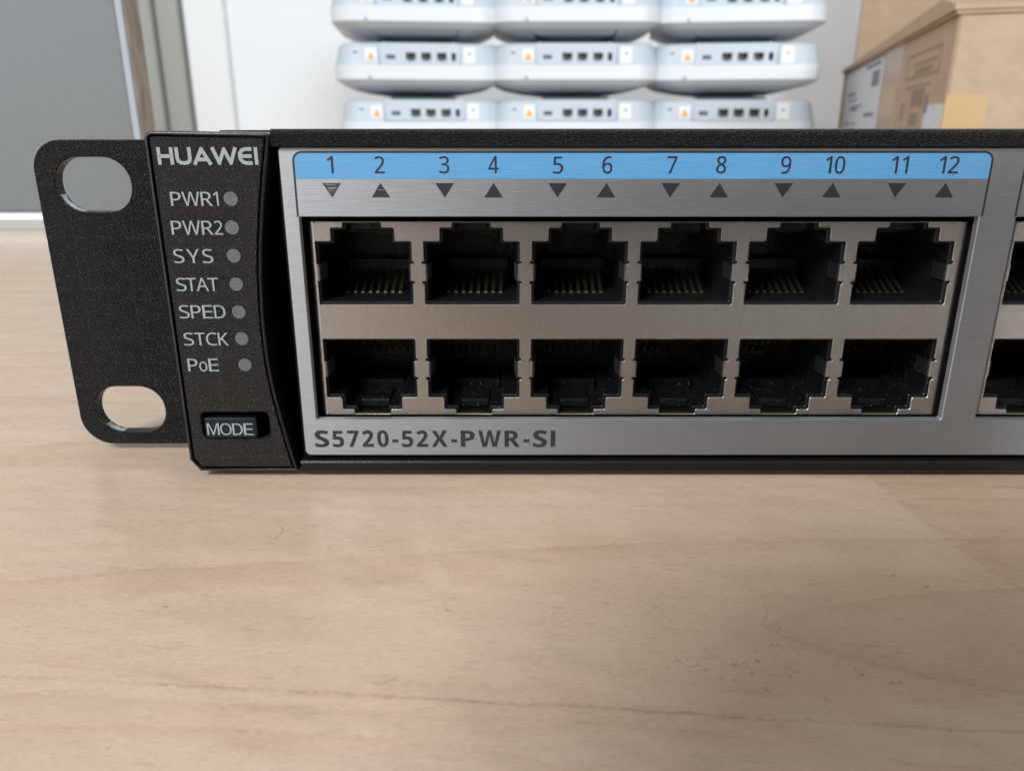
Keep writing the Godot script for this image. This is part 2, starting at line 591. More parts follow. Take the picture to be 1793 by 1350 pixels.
func strip(st: SurfaceTool, a: PackedVector2Array, za: float, b: PackedVector2Array, zb: float, inward: bool, nz := 0.0) -> void:
	var n := a.size()
	var en := []
	for i in n:
		var e := (a[(i + 1) % n] - a[i]) if a[(i + 1) % n].distance_to(a[i]) > 1e-5 else (b[(i + 1) % n] - b[i])
		e = e.normalized()
		en.append(Vector2(-e.y, e.x) if inward else Vector2(e.y, -e.x))
	for i in n:
		var j := (i + 1) % n
		var ni: Vector2 = en[i]
		var pi: Vector2 = en[(i - 1 + n) % n]
		var fi: Vector2 = en[j]
		var s: Vector2 = (ni + pi).normalized() if ni.dot(pi) > 0.6 else ni
		var t: Vector2 = (ni + fi).normalized() if ni.dot(fi) > 0.6 else ni
		var ns := Vector3(s.x, s.y, nz).normalized()
		var nt := Vector3(t.x, t.y, nz).normalized()
		var p0 := Vector3(a[i].x, a[i].y, za)
		var p1 := Vector3(a[j].x, a[j].y, za)
		var q0 := Vector3(b[i].x, b[i].y, zb)
		var q1 := Vector3(b[j].x, b[j].y, zb)
		tri(st, p0, p1, q1, ns, nt, nt)
		tri(st, p0, q1, q0, ns, nt, ns)


func face(st: SurfaceTool, outer: PackedVector2Array, holes: Array, cuts: Array, z: float, n: Vector3) -> void:
	var xs := [-9999.0]
	xs.append_array(cuts)
	xs.append(9999.0)
	for i in xs.size() - 1:
		var polys: Array = Geometry2D.intersect_polygons(outer, rect(xs[i], -9999, xs[i + 1], 9999))
		for hole in holes:
			var left := []
			for p in polys:
				left.append_array(Geometry2D.clip_polygons(p, hole))
			polys = left
		for p in polys:
			var idx := Geometry2D.triangulate_polygon(p)
			for k in range(0, idx.size(), 3):
				var a: Vector2 = p[idx[k]]
				var b: Vector2 = p[idx[k + 1]]
				var c: Vector2 = p[idx[k + 2]]
				tri(st, Vector3(a.x, a.y, z), Vector3(b.x, b.y, z), Vector3(c.x, c.y, z), n)


# a plate in the x-y plane with holes; every hole must cross one of the vertical cut lines
func plate(st: SurfaceTool, outer: PackedVector2Array, holes: Array, cuts: Array, z: float, depth: float, ch: float, hole_ch := -1.0, back := false) -> void:
	outer = ccw(outer)
	var hc := ch if hole_ch < 0.0 else hole_ch
	var oi := inset(outer, ch) if ch > 0.0 else outer
	var wide := []
	for hole in holes:
		wide.append(inset(ccw(hole), -hc) if hc > 0.0 else ccw(hole))
	face(st, oi, wide, cuts, z, Vector3(0, 0, 1))
	if back:
		var hb := []
		for hole in holes:
			hb.append(ccw(hole))
		face(st, outer, hb, cuts, z - depth, Vector3(0, 0, -1))
	if ch > 0.25:   # a rounded edge
		var a := oi
		for k in range(1, 6):
			var t := PI / 2 * k / 5.0
			var b := inset(outer, ch * (1.0 - sin(t))) if k < 5 else outer
			strip(st, a, z - ch * (1.0 - cos(t - PI / 10)), b, z - ch * (1.0 - cos(t)), false, 1.0 / tan(t - PI / 20))
			a = b
	elif ch > 0.0:
		strip(st, oi, z, outer, z - ch, false, 1.0)
	strip(st, outer, z - ch, outer, z - depth, false)
	for i in holes.size():
		var hole := ccw(holes[i])
		if hc > 0.0:
			strip(st, wide[i], z, hole, z - hc, true, 1.0)
		strip(st, hole, z - hc, hole, z - depth, true)


# a thin raised print on a front face
func printed(called: String, p: PackedVector2Array, z: float, m: Material, parent: Node) -> MeshInstance3D:
	var st := begin()
	plate(st, p, [], [], z, TEXT_Z, 0.0)
	return put(called, st, m, parent)


const WIDE := {"P": 0.667, "W": 0.944, "R": 0.722, "S": 0.667, "Y": 0.667, "T": 0.611, "A": 0.667, "E": 0.667, "D": 0.722, "C": 0.722, "K": 0.667, "o": 0.556, "M": 0.833, "O": 0.778, "I": 0.278, "X": 0.667, "-": 0.333}


# lettering that fills a box from (x0, y0) to (x1, y1) in millimetres, in the proportions of a plain grotesque
func lettering(called: String, words: String, x0: float, y0: float, x1: float, y1: float, z: float, m: Material, parent: Node, bold := false) -> MeshInstance3D:
	var cap_of := glyph("E", bold).get_aabb()
	var sy := (y1 - y0) * MM / cap_of.size.y
	var em := (y1 - y0) / 0.716
	var bear := 0.045 if bold else 0.06
	var inks := []
	var total := 0.0
	for c in words:
		var adv: float = WIDE.get(c, 0.556)
		var ink: float = adv - 2.0 * bear
		if c in "AWYX":
			ink = adv - 0.01
		elif c == "T":
			ink = adv - 0.05
		elif c == "1":
			ink = 0.27
		elif c == "I":
			ink = 0.19 if bold else 0.095
		inks.append(ink * em)
		total += ink * em
	var gap := (x1 - x0 - total) / maxf(words.length() - 1, 1.0)
	var x := x0 if words.length() > 1 else (x0 + x1 - total) / 2.0
	var st := SurfaceTool.new()
	for i in words.length():
		var g := glyph("l" if words[i] == "I" else words[i], bold)
		var b := g.get_aabb()
		var tall := sy * cap_of.size.y / b.size.y if words[i] == "I" else sy
		var sx: float = inks[i] * MM / b.size.x
		st.append_from(g, 0, Transform3D(Basis.from_scale(Vector3(sx, tall, 0.002)), Vector3(x * MM - b.position.x * sx, y0 * MM - cap_of.position.y * tall, z * MM)))
		x += inks[i] + gap
	return put(called, st, m, parent)


func glyph(c: String, bold: bool) -> ArrayMesh:
	var t := TextMesh.new()
	t.text = c
	t.font = bold_font if bold else regular_font
	t.font_size = 64
	t.pixel_size = 0.0005
	t.depth = 0.02
	t.curve_step = 1.0
	var joined := SurfaceTool.new()
	for k in t.get_surface_count():
		joined.append_from(t, k, Transform3D())
	return joined.commit()


func slab_prism(st: SurfaceTool, p: PackedVector2Array, x0: float, x1: float) -> void:   # profile in (z, y), swept along x
	p = ccw(p)
	var n := p.size()
	for i in n:
		var a := p[i]
		var b := p[(i + 1) % n]
		var e := (b - a).normalized()
		quad(st, Vector3(x0, a.y, a.x), Vector3(x1, a.y, a.x), Vector3(x1, b.y, b.x), Vector3(x0, b.y, b.x), Vector3(0, -e.x, e.y))
	var idx := Geometry2D.triangulate_polygon(p)
	for k in range(0, idx.size(), 3):
		for s in [[x0, -1.0], [x1, 1.0]]:
			tri(st, Vector3(s[0], p[idx[k]].y, p[idx[k]].x), Vector3(s[0], p[idx[k + 1]].y, p[idx[k + 1]].x), Vector3(s[0], p[idx[k + 2]].y, p[idx[k + 2]].x), Vector3(s[1], 0, 0))


# ------------------------------------------------------------------ the setting
func setting() -> void:
	var st := begin()
	var x0 := -900.0
	var x1 := 1300.0
	var z0 := -1500.0
	var z1 := 230.0
	for q in [[x0, z0], [x1, z0], [x1, z1], [x0, z0], [x1, z1], [x0, z1]]:
		st.set_normal(Vector3.UP)
		st.set_tangent(Plane(1, 0, 0, 1))
		st.set_uv(Vector2((q[0] + 128.0) / 256.0, (q[1] + 80.0) / 144.0))
		st.set_uv2(Vector2(q[0] / 57.0, q[1] / 37.0))
		st.add_vertex(Vector3(q[0], 0, q[1]) * MM)
	var desk := thing("desk", "pale beech laminate desk under the black network switch", "desk")
	put("desk_top", st, M.desk, desk)
	box("desk_core", Vector3(x0, -25, z0), Vector3(x1, -0.004, z1), 0.0, M.desk_core, desk)
	var wall := box("wall", Vector3(-2600, -900, -1620), Vector3(2600, 2400, -1500.5), 0.0, M.wall)
	tag(wall, "white painted wall behind the stacks of access points", "wall")
	# the painted door frame at the left, in steps, and the white pilaster beside it
	var fr := thing("door_frame", "grey green door frame of stepped mouldings beside the white pilaster", "door frame")
	box("outer_moulding", Vector3(-702, -700, -1500), Vector3(-664, 2000, -1462), 3.0, M.frame, fr)
	box("inner_moulding", Vector3(-664, -700, -1500), Vector3(-620, 2000, -1478), 3.0, M.frame, fr)
	var pil := box("pilaster", Vector3(-616, -700, -1500), Vector3(-538, 2400, -1488), 4.0, M.trim)
	tag(pil, "narrow white pilaster standing out from the wall beside the door frame", "pilaster")


func grey_board() -> void:
	var b := thing("partition_board", "upright grey board with worn brown right edge at the back of the desk", "partition", Vector3(-169, 0, -272.7))
	box("board", Vector3(-520, 8, -15), Vector3(-3.0, 330, 0), 0.8, M.board, b)
	box("side_edge", Vector3(-2.9, 8, -15), Vector3(0.6, 330, -1.2), 0.4, M.raw_edge, b)
	box("edge_strip", Vector3(-3.2, 8, -1.1), Vector3(0, 330, 0.5), 0.3, M.edge_grey, b)
	box("bottom_rail", Vector3(-520, 4.2, -15), Vector3(0, 7.9, 1.2), 0.8, M.alu, b)
	box("foot_strip", Vector3(-520, 0.02, -15), Vector3(0, 4.1, 0.8), 0.4, M.frame, b)


# ------------------------------------------------------------------ access points
func ring(half: float, r: float, y: float, notch := 0.0, notch_half := 52.0) -> PackedVector3Array:
	var p := PackedVector2Array()
	var flat := half - r
	for c in [[1, -1, -90], [1, 1, 0], [-1, 1, 90], [-1, -1, 180]]:
		for k in 13:
			p.append(Vector2(c[0] * flat, c[1] * flat) + Vector2.from_angle(deg_to_rad(c[2] + k * 7.5)) * r)
			if c[0] == 1 and c[1] == 1 and k == 12:
				for q in [Vector2(notch_half, half), Vector2(notch_half, half - notch), Vector2(-notch_half, half - notch), Vector2(-notch_half, half)]:
					p.append(q)
	var out := PackedVector3Array()
	for q in p:
		out.append(Vector3(q.x, y, q.y))
	return out


func loft(st: SurfaceTool, a: PackedVector3Array, b: PackedVector3Array) -> void:
	var n := a.size()
	for i in n:
		var j := (i + 1) % n
		var e := (a[j] - a[i])
		if e.length() < 1e-4:
			e = b[j] - b[i]
		var out := Vector3(e.z, 0, -e.x).normalized()   # outward for these rings
		var up := (b[i] + b[j] - a[i] - a[j]) / 2.0
		var nn := e.cross(up).normalized()
		if nn.dot(out) < 0.0:
			nn = -nn
		var pa := (a[i] - a[(i - 1 + n) % n])
		var fa := (a[(j + 1) % n] - a[j])
		var s := nn
		var t := nn
		if pa.length() > 1e-4 and pa.normalized().dot(e.normalized()) > 0.9:
			var o := (pa.normalized() + e.normalized())
			s = (o.cross(up)).normalized()
			s = -s if s.dot(nn) < 0.0 else s
		if fa.length() > 1e-4 and fa.normalized().dot(e.normalized()) > 0.9:
			var o := (fa.normalized() + e.normalized())
			t = (o.cross(up)).normalized()
			t = -t if t.dot(nn) < 0.0 else t
		tri(st, a[i], a[j], b[j], s, t, t)
		tri(st, a[i], b[j], b[i], s, t, s)


func cap(st: SurfaceTool, r: PackedVector3Array, n: Vector3) -> void:
	var p := PackedVector2Array()
	for v in r:
		if p.is_empty() or p[p.size() - 1].distance_to(Vector2(v.x, v.z)) > 1e-4:
			p.append(Vector2(v.x, v.z))
	var idx := Geometry2D.triangulate_polygon(p)
	for k in range(0, idx.size(), 3):
		tri(st, Vector3(p[idx[k]].x, r[0].y, p[idx[k]].y), Vector3(p[idx[k + 1]].x, r[0].y, p[idx[k + 1]].y), Vector3(p[idx[k + 2]].x, r[0].y, p[idx[k + 2]].y), n)


const CORNER := 30.0


func make_access_point() -> Node3D:
	var half := 108.0
	var t := thing("access_point", "", "access point")
	var st := begin()
	var rows := [[0.0, 80.0], [1.6, 60.0], [5.2, 36.0], [10.6, 13.0], [16.7, 0.4], [17.3, 0.0], [34.0, 0.0]]
	cap(st, ring(half - 80.0, 15.6, 0.0), Vector3.DOWN)
	for i in rows.size() - 1:
		loft(st, ring(half - rows[i][1], CORNER - rows[i][1] * 0.18, rows[i][0]), ring(half - rows[i + 1][1], CORNER - rows[i + 1][1] * 0.18, rows[i + 1][0]))
	cap(st, ring(half, CORNER, 34.0), Vector3.UP)
	put("front_cover", st, M.cover, t)
	st = begin()
	var back := 8.5
	var shell := [[34.1, 0.9], [34.9, 1.1], [55.5, 5.6], [58.6, 7.4], [60.1, 10.0], [60.6, 13.4]]
	for i in shell.size() - 1:
		var a: Array = shell[i]
		var b: Array = shell[i + 1]
		loft(st, ring(half - a[1], CORNER - 1 - a[1] * 0.3, a[0], 20.0 - a[1]), ring(half - b[1], CORNER - 1 - b[1] * 0.3, b[0], 20.0 - b[1]))
	cap(st, ring(half - 13.4, CORNER - 1 - 4.02, 60.6, 6.6), Vector3.UP)
	put("back_shell", st, M.shell, t)
	box("mounting_bracket", Vector3(-42, 60.7, 10), Vector3(42, 64.6, 72), 0.6, M.bracket, t)
	box("bracket_clip", Vector3(-47, 60.7, 62), Vector3(-43, 64.2, 73), 0.5, M.port_frame, t)
	box("bracket_clip", Vector3(43, 60.7, 62), Vector3(47, 64.2, 73), 0.5, M.port_frame, t)
	# the connector panel set back into the shell, with its real openings
	var z := half - back
	var openings := []
	var cuts := []
	for x in [-11.4, 7.9, 27.7]:
		openings.append(PackedVector2Array([Vector2(x - 5.9, 41.2), Vector2(x - 3.2, 41.2), Vector2(x - 3.2, 39.4), Vector2(x + 3.2, 39.4), Vector2(x + 3.2, 41.2), Vector2(x + 5.9, 41.2), Vector2(x + 5.9, 48.8), Vector2(x - 5.9, 48.8)]))
		cuts.append(x)
	openings.append(rounded(rect(-42.0, 41.4, -31.2, 46.2), 1.0, 3))
	openings.append(rect(40.0, 39.4, 45.6, 48.8))
	cuts.append(-36.6)
	cuts.append(42.8)
	cuts.sort()
	st = begin()
	plate(st, rect(-51.9, 34.95, 51.9, 57.6), openings, cuts, z, 1.2, 0.0, 0.2)
	chamfer_box(st, Vector3(-51.9, 57.5, half - 19.9), Vector3(51.9, 60.2, z - 0.1), 0.2)
	put("connector_panel", st, M.shell, t)
	var kinds := ["network_port", "network_port", "network_port", "console_port", "power_socket"]
	for i in 5:
		var o := ccw(openings[i])
		st = begin()
		strip(st, o, z - 0.9, o, z - 9.5, true)
		var mid := (o[0] + o[2]) / 2.0
		face(st, o, [], [], z - 9.5, Vector3(0, 0, 1))
		var p := put(kinds[i], st, M.socket, t)
		if i < 3:   # the metal shield's rim round the mouth
			st = begin()
			var x: float = [-11.4, 7.9, 27.7][i]
			plate(st, rect(x - 7.1, 38.4, x + 7.1, 49.8), [o], [x], z + 0.35, 0.3, 0.0, 0.15)
			put("port_rim", st, M.port_frame, p)
		elif i == 3:
			box("tongue", Vector3(-40.6, 43.2, z - 9), Vector3(-32.6, 44.4, z - 1.5), 0.1, M.port_frame, p)
	# things on the sloping faces beside the recess
	var lean := atan2(4.5, 20.6)
	for it in [["warning_label", -61.0, 45.4, 14.0, 15.5, M.sticker], ["warning_triangle", -61.0, 44.5, 10.0, 10.0, M.warning], ["logo_print", 62.6, 47.3, 6.0, 2.6, M.ink], ["small_print", -80.0, 48.5, 5.0, 1.6, M.ink], ["status_sticker", 62.6, 46.0, 15.0, 20.0, M.sticker]]:
		st = begin()
		var w: float = it[3] / 2.0
		var h: float = it[4] / 2.0
		var lift: float = 0.5 if it[0] in ["warning_label", "status_sticker"] else 0.85
		if it[0] == "warning_triangle":
			plate(st, rounded(PackedVector2Array([Vector2(-w, -h), Vector2(w, -h), Vector2(0, h)]), 0.8, 3), [], [], lift, lift + 0.2, 0.05)
		elif it[0] == "logo_print":
			plate(st, rounded(PackedVector2Array([Vector2(-w, -h * 0.4), Vector2(w, -h * 0.4), Vector2(w * 0.3, h), Vector2(-w * 0.3, h)]), 0.3, 3), [], [], lift, lift + 0.2, 0.05)
		else:
			plate(st, rect(-w, -h, w, h), [], [], lift, lift + 0.2, 0.05)
		var o := put(it[0], st, it[5], t, Vector3(it[1], it[2], half - 1.1 - (it[2] - 34.9) * tan(lean)))
		o.rotation.x = -lean
	box("notch_patch", Vector3(-65.2, 16.6, half - 2), Vector3(-61.4, 21.0, half + 0.7), 0.4, M.port_frame, t)  # grey block standing in for the dark of a notch in the cover's edge
	return t


func access_points() -> void:
	var shelf := box("packing_board", Vector3(-230, 0.02, -1170), Vector3(410, 20.4, -935), 1.0, M.trim)
	tag(shelf, "low white board under the three stacks of access points", "board")
	var proto := make_access_point()
	var places := ["left", "middle", "right"]
	var xs := [-129.0, 81.5, 297.5]
	var turns := [7.0, 0.0, -7.5]
	var levels := ["lowest", "second lowest", "topmost"]
	var seen := ["just above the switch", "between two others", "at the photo's top"]
	var k := 0
	for c in 3:
		for r in 3:
			var o: Node3D = proto
			if k > 0:
				o = proto.duplicate()
				o.name = "access_point"
				add_child(o, true)
			var shift: float = [[2.0, 0.0, 0.0], [1.0, 0.0, 0.5], [-2.0, 0.0, 2.0]][c][r]
			o.position = Vector3(xs[c] + shift, 20.5 + r * 67.2, -1058.0 - [0.0, 3.0, 2.0][r]) * MM
			o.rotation_degrees.y = turns[c] + [1.2, 0.0, -0.8][r] * (1.0 if c != 1 else 0.3)
			tag(o, "white access point %s, %s of the %s stack" % [seen[r], levels[r], places[c]], "access point", "white access points in three stacks by the wall")
			k += 1


# ------------------------------------------------------------------ cartons
func cartons() -> void:
	var big := thing("cardboard_carton", "tall plain tan carton standing behind the taped shallow one", "carton", Vector3(534, 0, -1205), -27.0)
	box("carton_body", Vector3(0, 0.02, -200), Vector3(400, 360, 0), 2.5, M.card, big)
	var b := thing("cardboard_carton", "shallow tan carton with shipping label and tan tape, in front of the taller one", "carton", Vector3(296, 0, -464), -15.7)
	# the body: left face along -z, front face along +x
	box("carton_body", Vector3(0, 0.02, -620), Vector3(470, 118, 0), 1.8, M.card, b)
	var st := begin()    # the lid's flap, lifted towards the front
	var pr := PackedVector2Array([Vector2(3.0, 119.5), Vector2(3.0, 122.8), Vector2(-40, 131.5), Vector2(-615, 121.6), Vector2(-615, 118.6)])
	slab_prism(st, pr, -4.0, 472)
	put("lid", st, M.card, b)
	box("lid_fold", Vector3(-2.2, 117.0, -616), Vector3(471, 119.3, 1.6), 0.2, M.card, b)
	# front face: a length of tan tape low at the corner
	box("tape", Vector3(-0.3, 20, 0.02), Vector3(26, 67, 0.35), 0.1, M.tape, b)
	# left face, x = 0: labels lie on it
	side("shipping_label", b, -570, -284, 6, 114, M.paper, 0.3)
	side("tape", b, -276, -184, 8, 117.4, M.old_tape, 0.3)
	side("tape", b, -268, -200, 56, 84, M.tape, 0.5)
	side("white_label", b, -62, -4, 8, 62, M.paper, 0.3)
	# the shipping label's print, and the printed frames of the box
	for q in [[-540, -470, 84, 88], [-530, -450, 78, 80], [-400, -300, 108, 112], [-380, -310, 58, 62], [-560, -430, 50, 52], [-500, -440, 66, 72], [-480, -400, 70, 72], [-350, -300, 88, 104], [-400, -330, 34, 40], [-550, -500, 28, 34], [-460, -400, 26, 34], [-360, -320, 20, 26], [-480, -440, 40, 46]]:
		side("label_print", b, q[0], q[1], q[2], q[3], M.label_ink, 0.5)
	for q in [[-156, -36, 101.6, 103], [-156, -36, 84, 85.4], [-157, -155.6, 84, 103], [-37, -35.6, 84, 103], [-130, -46, 94, 95.4], [-120, -60, 87, 91], [-150, -56, 77, 78.2], [-158, -146, 52, 66], [-66, -54, 56, 70], [-118, -84, 48, 57], [-120, -72, 62, 75], [-135, -134, 56, 76], [-80, -79, 56, 76], [-150, -60, 44, 45.4]]:
		side("box_print", b, q[0], q[1], q[2], q[3], M.card_print, 0.3)


func side(called: String, parent: Node, z0: float, z1: float, y0: float, y1: float, m: Material, lift: float) -> void:
	box(called, Vector3(-lift, y0, z0), Vector3(-0.02, y1, z1), 0.0, m, parent)


# ------------------------------------------------------------------ the switch
func network_switch() -> void:
	var sw := thing("network_switch", "black rack network switch with silver front and two rows of empty ports", "network switch")
	var right := 401.0
	box("chassis", Vector3(-41.0, 0.75, -360), Vector3(right, 44.9, -16.5), 0.4, M.lip, sw)
	# top lip: rolled over its front edge
	var st := begin()
	var prof := PackedVector2Array([Vector2(-17, 45.08), Vector2(-17, 43.0), Vector2(-0.25, 43.0), Vector2(0, 43.2), Vector2(0, 44.3)])
	for k in 6:
		prof.append(Vector2(-0.75, 44.33) + Vector2.from_angle(PI / 2 * k / 5.0) * 0.75)
	slab_prism(st, prof, -28.7, right)
	put("top_lip", st, M.powder, sw)
	st = begin()
	slab_prism(st, PackedVector2Array([Vector2(-17, 0.55), Vector2(-0.3, 0.55), Vector2(0, 0.85), Vector2(0, 2.05), Vector2(-0.22, 2.3), Vector2(-0.75, 2.42), Vector2(-17, 2.42)]), -28.7, right)
	put("bottom_lip", st, M.lip_smooth, sw)
	for p in [Vector3(-20, 0, -40), Vector3(380, 0, -40), Vector3(-20, 0, -340), Vector3(380, 0, -340)]:
		box("rubber_foot", p + Vector3(-6, 0.01, -6), p + Vector3(6, 0.8, 6), 0.2, M.black, sw)
	# silver front
	var z := -0.6
	var outer := rounded(PackedVector2Array([Vector2(-28.1, 2.95), Vector2(right - 6, 2.95), Vector2(right - 6, 42.97), Vector2(-28.1, 42.97)]), [0.8, 0.8, 0.3, 0.5])
	var holes := []
	var cuts := []
	for k in 2:
		holes.append(rounded(rect(-26.2 + 88.3 * k, 8.15, 57.55 + 88.3 * k, 34.8), 0.25, 3))
		cuts.append(15.6 + 88.3 * k)
	st = begin()
	plate(st, outer, holes, cuts, z, 1.0, 0.1)
	var fp := put("face_plate", st, M.silver, sw)
	# the dark wall behind the plate that the openings are cut through
	st = begin()
	var dark_holes := []
	for k in 2:
		dark_holes.append(rect(-26.15 + 88.3 * k, 8.2, 57.5 + 88.3 * k, 34.75))
	plate(st, rect(-28.6, 2.4, right - 2, 43.1), dark_holes, cuts, z - 1.02, 3.0, 0.0)
	put("inner_frame", st, M.black, sw)
	st = begin()
	quad(st, Vector3(-28.6, 2, -16.2), Vector3(right, 2, -16.2), Vector3(right, 43.5, -16.2), Vector3(-28.6, 43.5, -16.2), Vector3(0, 0, 1))
	put("back_wall", st, M.black, sw)
	print_on_plate(fp, z)
	for k in 2:
		port_block(sw, 88.3 * k)
	bezel(sw)
	ear(sw)


func print_on_plate(fp: Node3D, z: float) -> void:
	var zp := z + 0.02
	for k in 2:
		var off := 88.3 * k
		# printed outline: up the left side, over the top, down the right
		var line := PackedVector2Array()
		var corners := rounded(PackedVector2Array([Vector2(-26.35 + off, 34.8), Vector2(-26.35 + off, 42.45), Vector2(57.85 + off, 42.45), Vector2(57.85 + off, 34.9)]), [0.0, 1.1, 1.1, 0.0], 6)
		for side_of in [0.11, -0.11]:
			var part := []
			for i in corners.size():
				var a := corners[maxi(i - 1, 0)]
				var b := corners[mini(i + 1, corners.size() - 1)]
				var d := (b - a).normalized()
				part.append(corners[i] + Vector2(-d.y, d.x) * side_of)
			if side_of < 0.0:
				part.reverse()
			line.append_array(PackedVector2Array(part))
		printed("printed_outline", line, zp + 0.02, M.ink, fp)
		var band := rounded(rect(-26.2 + off, 39.33, 57.72 + off, 42.32), [0.0, 0.0, 0.95, 0.95], 6)
		printed("blue_band", band, zp, M.blue_ink, fp)
		for i in 12:
			var n := 12 * k + i + 1
			var c := -18.86 + 13.74 * (i / 2) + off + (-2.97 if i % 2 == 0 else 2.97) - 0.1
			var word := str(n)
			var wide := (0.62 if n == 1 else 1.14) if n < 10 else (2.0 if n == 11 else 2.35)
			lettering("port_number", word, c - wide / 2.0, 39.98, c + wide / 2.0, 41.95, zp + 0.03, M.ink, fp)
			var up := PackedVector2Array([Vector2(c - 1.13, 37.13), Vector2(c + 1.13, 37.13), Vector2(c, 38.85)])
			if i % 2 == 0:
				up = PackedVector2Array([Vector2(c - 1.13, 38.82), Vector2(c + 1.13, 38.82), Vector2(c, 37.1)])
			var arrow := printed("printed_arrow", up, zp, M.ink_worn if n == 1 else M.ink, fp)
			if n <= 2:   # rubbed through along the brushing
				for s in ([[38.62, -0.7, 0.5, 0.05], [38.2, -0.5, 0.6, 0.08], [37.95, -0.4, 0.2, 0.05]] if n == 1 else [[38.0, -0.3, 0.4, 0.05]]):
					printed("rubbed_streak", rect(c + s[1], s[0], c + s[2], s[0] + s[3]), zp + 0.02, M.silver, fp)
	lettering("model_print", "S5720-52X-PWR-SI", -26.65, 4.22, 5.84, 6.55, zp + 0.02, M.ink, fp, true)


func port_hole(c: float, up: bool, grow := 0.0, tabs := true) -> PackedVector2Array:
	# heights above the plug floor; the latch steps are away from the row's middle
	var half := [Vector2(6.1 + grow, -grow)]
	var rad := [0.2]
	if tabs:
		for q in [[6.1, 2.62], [6.36, 2.74], [6.36, 3.0], [5.86, 3.08], [5.86, 5.2], [6.36, 5.28], [6.36, 5.54], [6.1, 5.66]]:
			half.append(Vector2(q[0], q[1]))
			rad.append(0.05)
	for q in [[6.1 + grow, 8.1 + grow, 0.2], [4.0 + grow, 8.1 + grow, 0.25], [4.0 + grow, 9.8 + grow, 0.22], [2.42 + grow, 9.8 + grow, 0.22], [2.42 + grow, 10.45, 0.15]]:
		half.append(Vector2(q[0], q[1]))
		rad.append(q[2])
	var p := PackedVector2Array()
	var r := []
	for i in half.size():
		p.append(half[i])
		r.append(rad[i])
	for i in range(half.size() - 1, -1, -1):
		p.append(Vector2(-half[i].x, half[i].y))
		r.append(rad[i])
	p = rounded(p, r, 3)
	var out := PackedVector2Array()
	for q in p:
		out.append(Vector2(c + q.x, 23.5 + q.y if up else 18.88 - q.y))
	return ccw(out)


func port_block(sw: Node3D, off: float) -> void:
	var z := -2.0
	# the stamped metal shield
	var holes := []
	var cuts := []
	for i in 6:
		var c := -18.86 + 13.74 * i + off
		cuts.append(c)
		holes.append(port_hole(c, true))
		holes.append(port_hole(c, false))
	var st := begin()
	var outer := rounded(rect(-24.9 + off, 8.35, 56.7 + off, 34.05), 0.3, 3)
	plate(st, outer, holes, cuts, z, 0.3, 0.0, 0.07)
	# the shield folds back round a bend at its sides
	for s in [[-24.9 + off, -1.0], [56.7 + off, 1.0]]:
		var last := Vector3(s[0], 0, z)
		var ln := Vector3(0, 0, 1)
		for k in range(1, 8):
			var a := PI / 2 * k / 7.0
			var q := Vector3(s[0] + s[1] * sin(a) * 0.95, 0, z - (1 - cos(a)) * 0.95)
			var qn := Vector3(s[1] * sin(a), 0, cos(a))
			var lo := Vector3(0, 8.35, 0)
			var hi := Vector3(0, 34.05, 0)
			tri(st, last + lo, q + lo, q + hi, ln, qn, qn)
			tri(st, last + lo, q + hi, last + hi, ln, qn, ln)
			last = q
			ln = qn
		quad(st, last + Vector3(0, 8.35, 0), last + Vector3(0, 34.05, 0), last + Vector3(0, 34.05, -8), last + Vector3(0, 8.35, -8), Vector3(s[1], 0, 0))
	quad(st, Vector3(-24.9 + off, 34.05, z - 0.2), Vector3(56.7 + off, 34.05, z - 0.2), Vector3(56.7 + off, 34.05, z - 8), Vector3(-24.9 + off, 34.05, z - 8), Vector3.UP)
	quad(st, Vector3(-24.9 + off, 8.35, z - 0.2), Vector3(56.7 + off, 8.35, z - 0.2), Vector3(56.7 + off, 8.35, z - 8), Vector3(-24.9 + off, 8.35, z - 8), Vector3.DOWN)
	var sh := put("port_shield", st, M.shield, sw)
	for i in 6:
		var c := -18.86 + 13.74 * i + off
		for up in [true, false]:
			jack(sw, c, up, sh)


